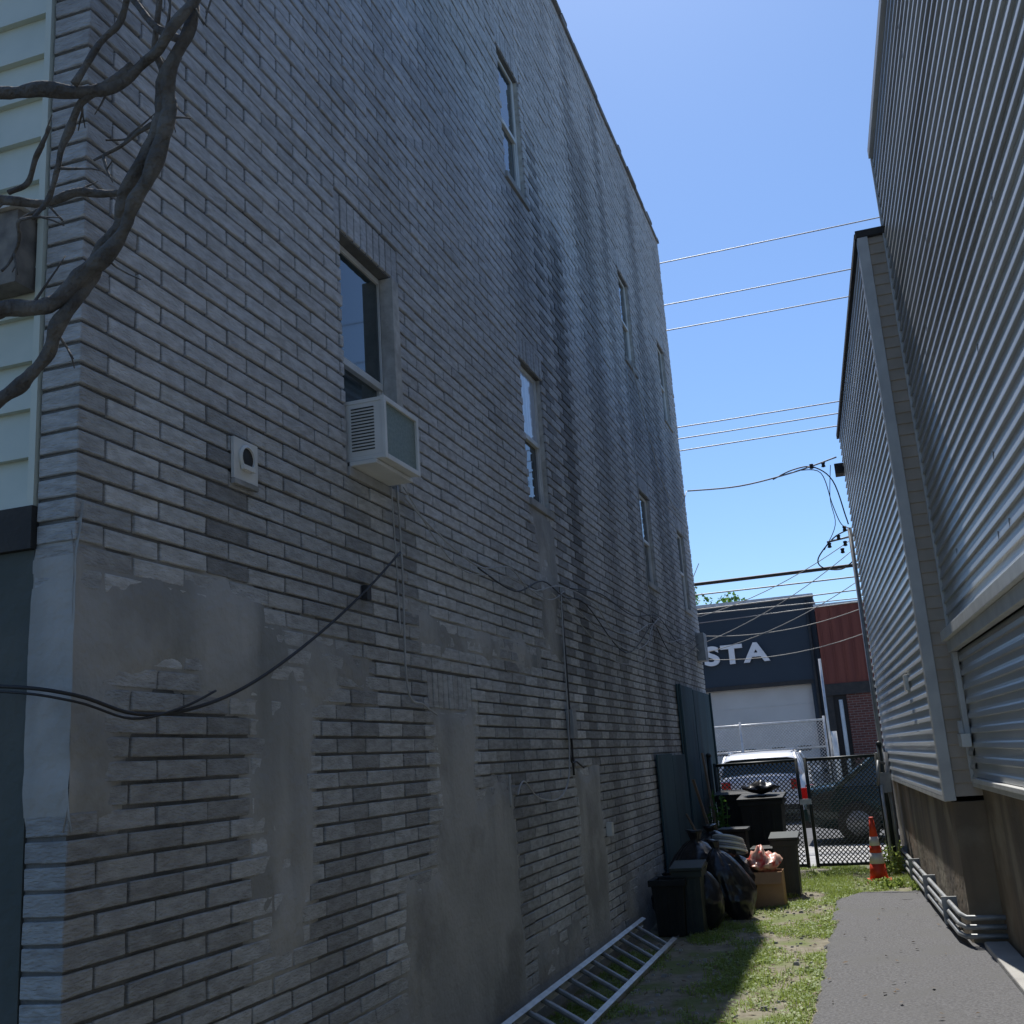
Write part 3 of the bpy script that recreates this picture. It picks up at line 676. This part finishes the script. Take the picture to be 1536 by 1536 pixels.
def car(name,loc,rot,Ln,W,H,paint,suv=True):
    e=empty(name); m=MB(); hw=W/2
    if suv: st=[(-Ln/2,.80,.80,.42),(-Ln/2+.05,.9,1.03,.3),(-Ln/2+.35,.98,1.06,.24),(-.8,1,1.05,.22),(.6,1,1.02,.22),(1.0,.99,1.0,.22),(Ln/2-.6,.95,.88,.24),(Ln/2-.12,.86,.75,.3),(Ln/2,.72,.6,.4)]
    else: st=[(-Ln/2,.78,.78,.42),(-Ln/2+.06,.88,.9,.3),(-Ln/2+.6,.97,.95,.22),(-.6,1,.92,.2),(.6,1,.9,.2),(1.0,.99,.9,.2),(Ln/2-.6,.95,.8,.22),(Ln/2-.12,.85,.68,.28),(Ln/2,.7,.55,.38)]
    vs=[];fs=[]
    for x,w,zt,z0 in st:
        w*=hw
        ring=[(w*.86,z0),(w*.97,z0+.1),(w,z0+.3),(w*.985,(z0+zt)/2+.08),(w*.93,zt-.04),(w*.8,zt+.005),(w*.4,zt+.03),(0,zt+.035)]
        full=[(-a,b) for a,b in ring]+[(a,b) for a,b in ring[::-1][1:]]
        for a,b in full: vs.append((x,a,b))
        n=len(full)
    for i in range(len(st)-1):
        for j in range(n-1): a=i*n+j; fs.append((a,a+n,a+n+1,a+1))
        fs.append((i*n+n-1,i*n+2*n-1,i*n+n,i*n))
    fs.append(tuple(range(n))); fs.append(tuple(range((len(st)-1)*n,len(st)*n))[::-1])
    m.add(vs,fs,paint,True)
    if suv: bx0,bx1,tx0,tx1=-Ln/2+.12,1.05,-Ln/2+.4,.35
    else: bx0,bx1,tx0,tx1=-Ln/2+.55,1.0,-Ln/2+1.2,.3
    w0,w1=hw*.91,hw*.76; zt=H-.08; z0=(1.05 if suv else .91)
    a0,a1,c0,c1=bx0,bx1,tx0,tx1
    m.add([(a0,-w0,z0),(a1,-w0,z0),(a1,w0,z0),(a0,w0,z0),(c0,-w1,zt),(c1,-w1,zt),(c1,w1,zt),(c0,w1,zt)],[(0,1,5,4),(1,2,6,5),(2,3,7,6),(3,0,4,7)],'glass')
    rv=[];rf=[]
    for (x,zz) in ((c0-.14,-.07 if suv else -.03),(c0-.02,.02),(c0+.3,.055),((c0+c1)/2,.075),(c1-.15,.035),(c1+.03,-.01)):
        for f,q in ((-1,-.02),(-.8,.01),(0,.02),(.8,.01),(1,-.02)): rv.append((x,f*(w1+.015),zt+zz+q))
    for i in range(5):
        for j in range(4): a=i*5+j; rf.append((a,a+5,a+6,a+1))
    m.add(rv,rf,paint,True)
    for s in (-1,1):
        for (xa,xb) in ((a0,c0),(a1,c1),((a0+a1)/2-.1,(c0+c1)/2-.1),(a0+.75,c0+.55)):
            m.tube([(xa,s*w0,z0-.02),(xb,s*w1,zt)],.045,paint,8)
        m.tube([(c0,s*(w1+.01),zt),(c1,s*(w1+.01),zt)],.03,paint,8)
        if suv: m.tube([(c0+.2,s*(w1-.06),zt+.09),(c1-.2,s*(w1-.06),zt+.09)],.018,'chrome',6)
        m.box(1.0,1.15,hw if s>0 else -hw-.18,hw+.18 if s>0 else -hw,.98,1.12,paint)
        m.box(-Ln/2-.015,-Ln/2+.12,hw*.66 if s>0 else -hw*.86,hw*.86 if s>0 else -hw*.66,.72,.93,'tail')
        m.box(Ln/2-.16,Ln/2-.02,hw*.5 if s>0 else -hw*.8,hw*.8 if s>0 else -hw*.5,.58,.7,'chrome')
        for x in (-Ln/2+.85,Ln/2-.85):
            m.lathe([(.3,-.02),(.335,.0),(.34,.06),(.34,.18),(.33,.205),(.22,.21),(.2,.19),(.05,.2)],(x,s*hw-(.2 if s>0 else -.0),.335),'dark',28,axis='y')
            m.lathe([(.2,0),(.2,.01),(.02,.02)],(x,(hw+.01) if s>0 else -hw-.03,.335),'conduit',20,axis='y')
    m.box(-Ln/2-.04,-Ln/2+.1,-hw*.85,hw*.85,.4,.58,paint); m.box(-Ln/2-.05,-Ln/2-.035,-.26,.26,.66,.8,'white'); m.box(-Ln/2-.03,-Ln/2+.1,-hw*.8,hw*.8,.28,.4,'dark')
    m.obj('body',e); e.location=loc; e.rotation_euler=(0,0,rot); return e
car('parked_suv',(-2.5,27.2,-.01),math.radians(90),4.6,2.0,1.54,'carw',True)
car('parked_car',(1.05,19.8,-.01),0,4.6,1.82,1.42,'card2',False)

for px in (-16,14):
    m=MB(); m.tube([(px,20,-.1),(px,20,6),(px,20,12)],[.17,.15,.12],'pole',14)
    m.box(px-.06,px+.06,19.2,20.8,11.0,11.12,'pole'); m.box(px-.06,px+.06,19.4,20.6,10.2,10.32,'pole')
    for yy in (19.3,19.8,20.3,20.7): m.lathe([(.04,0),(.05,.05),(.03,.08),(.045,.12),(.02,.16)],(px,yy,11.12),'conduit',10)
    m.lathe([(.2,0),(.2,.8),(.05,.9)],(px+.35,20,8.2),'conduit',16)
    m.obj('utility_pole')
m=MB()
def span(z,y=20,r=.011,sag=.25,dz=0,x0=-16,x1=14):
    pts=[]
    for i in range(31):
        t=i/30; x=x0+(x1-x0)*t; pts.append((x,y,z+dz*(t-.5)-sag+sag*((t-.5)*2)**2))
    m.tube(pts,r,'wire' if r>.02 else 'conduit',6)
for z,y,dz in ((11.35,19.6,.1),(10.62,20.0,0),(10.2,20.3,.0),(8.05,20,.1),(7.82,20,.15),(7.58,20,.2)): span(z,y,.0115,.25,dz)
span(4.9,20,.035,.2,.2); span(4.75,20.05,.014,.25,.1); span(4.6,20.1,.012,.35,.5); span(4.35,19.9,.010,.25,-.2);span(4.2,19.5,.009,.25,.9)
for a,b in (((-2.2,16.1,3.2),(.15,16.0,4.35)),((-2.2,16.1,3.6),(.15,16.0,4.5)),((-2.2,16.1,3.3),(.12,15.9,3.45)),((-2.2,16.1,3.05),(.12,15.9,3.85)),((-2.2,16.1,2.95),(.12,15.9,3.1)),((-2.2,16.1,3.6),(-6,20,5.0)),((-2.15,16.1,4.4),(-6,30,3.5))):
    a=Vector(a);b=Vector(b); m.tube([a.lerp(b,t/12)-Vector((0,0,.12*(1-(t/6-1)**2))) for t in range(13)],.006,'wirew',5)
m.tube(smooth([(-2.2,16.1,5.55),(-1.4,16.05,5.5),(-.6,16,5.58),(.05,16,5.72)]),.012,'wirew',6)
m.tube(smooth([(-.9,16.02,5.52),(-.6,16,5.62),(-.3,16,5.62),(-.05,15.9,5.35),(.06,15.9,4.8),(.08,15.8,4.66)]),.010,'wire',6)
m.tube(smooth([(-.5,16,5.6),(-.2,15.95,5.5),(-.1,15.9,5.0),(-.02,15.9,4.7),(.08,15.8,4.6)]),.007,'wire',6)
m.tube(smooth([(.08,15.9,4.6),(-.15,15.9,4.5),(-.4,16,4.25),(-.35,16,4.1),(-.1,16,4.05),(.1,15.9,4.15)]),.010,'wire',6)
m.tube(smooth([(-.05,15.95,5.6),(-.12,15.95,5.1),(-.1,15.95,4.7),(-.3,15.95,4.35)]),.006,'wire',6)
for p in ((.02,15.9,4.62),(-.08,15.9,4.5),(.0,15.9,4.4),(-.22,15.9,4.4),(-.05,15.9,4.3),(-.15,15.95,5.62),(-.32,15.95,5.62)):
    m.lathe([(.01,-.04),(.032,-.03),(.022,0),(.032,.03),(.01,.04)],p,'dark',10)
m.tube([(.15,15.9,4.5),(-.25,15.9,4.45)],.015,'conduit')
m.obj('overhead_wires')

# tree with bare limbs
tr=empty('bare_tree'); m=MB()
O=Vector((-1.493,1.554,1.6+.527)); ex=Vector((.947,.314,-.067)); ey=Vector((.135,-.2,.971)); ez=Vector((-.29,.93,.23))
def T(px,py,dw=0): return O+ex*(px*.00125)+ey*((768-py)*.00125)+ez*dw
random.seed(21)
def limb(pts,r0,r1,dw=0,twigs=0):
    P=[]
    for i,p in enumerate(pts):
        P.append(T(p[0],p[1],dw+.05*noise.noise(Vector((p[0]*.02,p[1]*.02,dw)))))
    S=smooth(P,9); n=len(S)
    S=[s+Vector((noise.noise(s*11),noise.noise(s*11+Vector((5,0,0))),noise.noise(s*11+Vector((0,5,0)))))*.02 for s in S]
    rs=[(r0+(r1-r0)*i/(n-1))*(1+.35*noise.noise(s*18)+.2*noise.noise(s*50)) for i,s in enumerate(S)]
    m.tube(S,rs,'bark',12)
    for _ in range(twigs):
        i=int(U(3,n-3)); p=S[i]; a=U(0,6.28); d=(ex*math.cos(a)+ey*math.sin(a)+ez*U(-.4,.4)).normalized(); L_=U(.04,.14); q=[p]
        for k in range(4):
            d=(d+Vector((U(-.4,.4),U(-.4,.4),U(-.5,.3)))*.6).normalized(); q.append(q[-1]+d*L_/4)
            if k==1 and R()<.6:
                e2=(d+Vector((U(-1,1),U(-1,1),U(-1,1)))*.9).normalized(); m.tube([q[-1],q[-1]+e2*L_*.4],[.0018,.001],'bark',5)
        m.tube(q,[.0032,.0028,.0022,.0017,.001],'bark',6)
limb([(420,-260),(340,-90),(300,0),(285,70),(262,140),(240,215),(205,300),(165,365),(105,425),(55,455),(0,474),(-120,500),(-330,560)],.012,.016,0,4)
limb([(275,90),(225,200),(180,290),(150,355),(125,410),(85,480),(35,555),(0,600),(-90,690),(-330,800)],.013,.013,.02,3)
limb([(400,-110),(320,-5),(262,62),(215,108),(150,142),(85,152),(0,150),(-140,150),(-340,230)],.009,.014,-.03,4)
limb([(205,102),(150,150),(118,200),(95,255),(72,300),(66,330)],.009,.004,-.02,2)
limb([(250,-60),(235,60),(245,110),(238,160)],.005,.009,.01,1)
limb([(195,280),(130,276),(70,288),(0,296),(-120,310),(-330,400)],.006,.011,.03,3)
limb([(66,310),(40,335),(18,370),(5,410)],.004,.0025,0,2)
limb([(245,160),(205,190),(172,215),(148,235)],.005,.0025,.02,2)
limb([(200,190),(180,200),(160,208)],.003,.002,.02)
limb([(0,290),(40,270),(75,230),(85,200)],.006,.003,.0,1)
limb([(285,75),(225,30),(180,-40),(120,-160)],.008,.005,.0,1)
limb([(140,140),(180,60),(215,0),(240,-90)],.007,.005,-.05,1)
base=T(-335,768)
tb=Vector((base.x,base.y,0))
m.tube([tb+Vector((0,0,-.1)),tb+Vector((.02,0,.6)),T(-335,800),T(-335,560),T(-340,400),T(-340,230),T(-330,-100),T(-300,-500)],[.12,.1,.085,.075,.065,.055,.045,.02],'bark',14)
m.obj('trunk_and_limbs',tr)
def tree(loc,h,r,seed):
    random.seed(seed); e=empty('street_tree'); m=MB(); x,y=loc
    m.tube([(x,y,0),(x+.1,y,h*.35),(x,y,h*.7)],[.22,.17,.08],'bark',10)
    for i in range(7):
        a=U(0,6.28); m.tube([(x,y,h*U(.3,.55)),(x+r*.6*math.cos(a),y+r*.6*math.sin(a),h*U(.65,.9))],[.08,.03],'bark',6)
    vs=[];fs=[]
    cl=[(Vector((x+U(-1,1)*r*.75,y+U(-1,1)*r*.75,h*U(.5,.95))),r*U(.25,.45)) for _ in range(26)]
    for c,cr in cl:
        for i in range(160):
            d=Vector((U(-1,1),U(-1,1),U(-1,1)))
            if d.length>1: d.normalize()
            p=c+d*cr; u=Vector((U(-1,1),U(-1,1),U(-1,1))).normalized(); v=u.cross(Vector((U(-1,1),U(-1,1),U(-1,1)))).normalized(); s=U(.07,.14)
            o=len(vs); vs+=[p-u*s,p+v*s*.6,p+u*s,p-v*s*.6]; fs.append((o,o+1,o+2,o+3))
    m.add(vs,fs,'leaf'); m.obj('crown',e)
tree((-6.8,51),9.6,2.4,1); tree((-12,52),8,3,2); tree((16,50),9,3,3)

# ================================================================ LIGHT, SKY, CAMERA
sd=Vector((-.098,.525,.843)).normalized()
sun=bpy.data.lights.new('sun','SUN'); sun.energy=5.0; sun.angle=math.radians(.5); sun.color=(1,.96,.9)
so=bpy.data.objects.new('sun',sun); COL.objects.link(so); so.rotation_euler=(-sd).to_track_quat('-Z','Y').to_euler()
w=bpy.data.worlds.new('World'); scene.world=w; w.use_nodes=True
sk=w.node_tree.nodes.new('ShaderNodeTexSky'); sk.sky_type='NISHITA'; sk.sun_disc=False
sk.sun_elevation=math.asin(sd.z); sk.sun_rotation=math.atan2(sd.x,sd.y); sk.air_density=1; sk.dust_density=.5; sk.ozone_density=3
tn=w.node_tree.nodes.new('ShaderNodeMixRGB'); tn.blend_type='MULTIPLY'; tn.inputs[0].default_value=1; tn.inputs[2].default_value=(.68,.83,1.0,1)
bg=w.node_tree.nodes['Background']; bg.inputs[1].default_value=.15
w.node_tree.links.new(sk.outputs[0],tn.inputs[1]); w.node_tree.links.new(tn.outputs[0],bg.inputs[0])
cam=bpy.data.cameras.new('camera'); cam.lens=37.5; cam.sensor_width=36; cam.clip_end=2000; cam.clip_start=.05
co=bpy.data.objects.new('camera',cam); COL.objects.link(co)
xa=Vector((.9470,.3144,-.0673)).normalized(); za=Vector((.2918,-.9281,-.2314)).normalized(); ya=za.cross(xa).normalized(); xa=ya.cross(za)
mw=Matrix((( xa.x,ya.x,za.x,0),(xa.y,ya.y,za.y,0),(xa.z,ya.z,za.z,1.6),(0,0,0,1)))
co.matrix_world=mw
scene.camera=co
scene.view_settings.view_transform='Standard'; scene.view_settings.look='None'; scene.view_settings.exposure=0
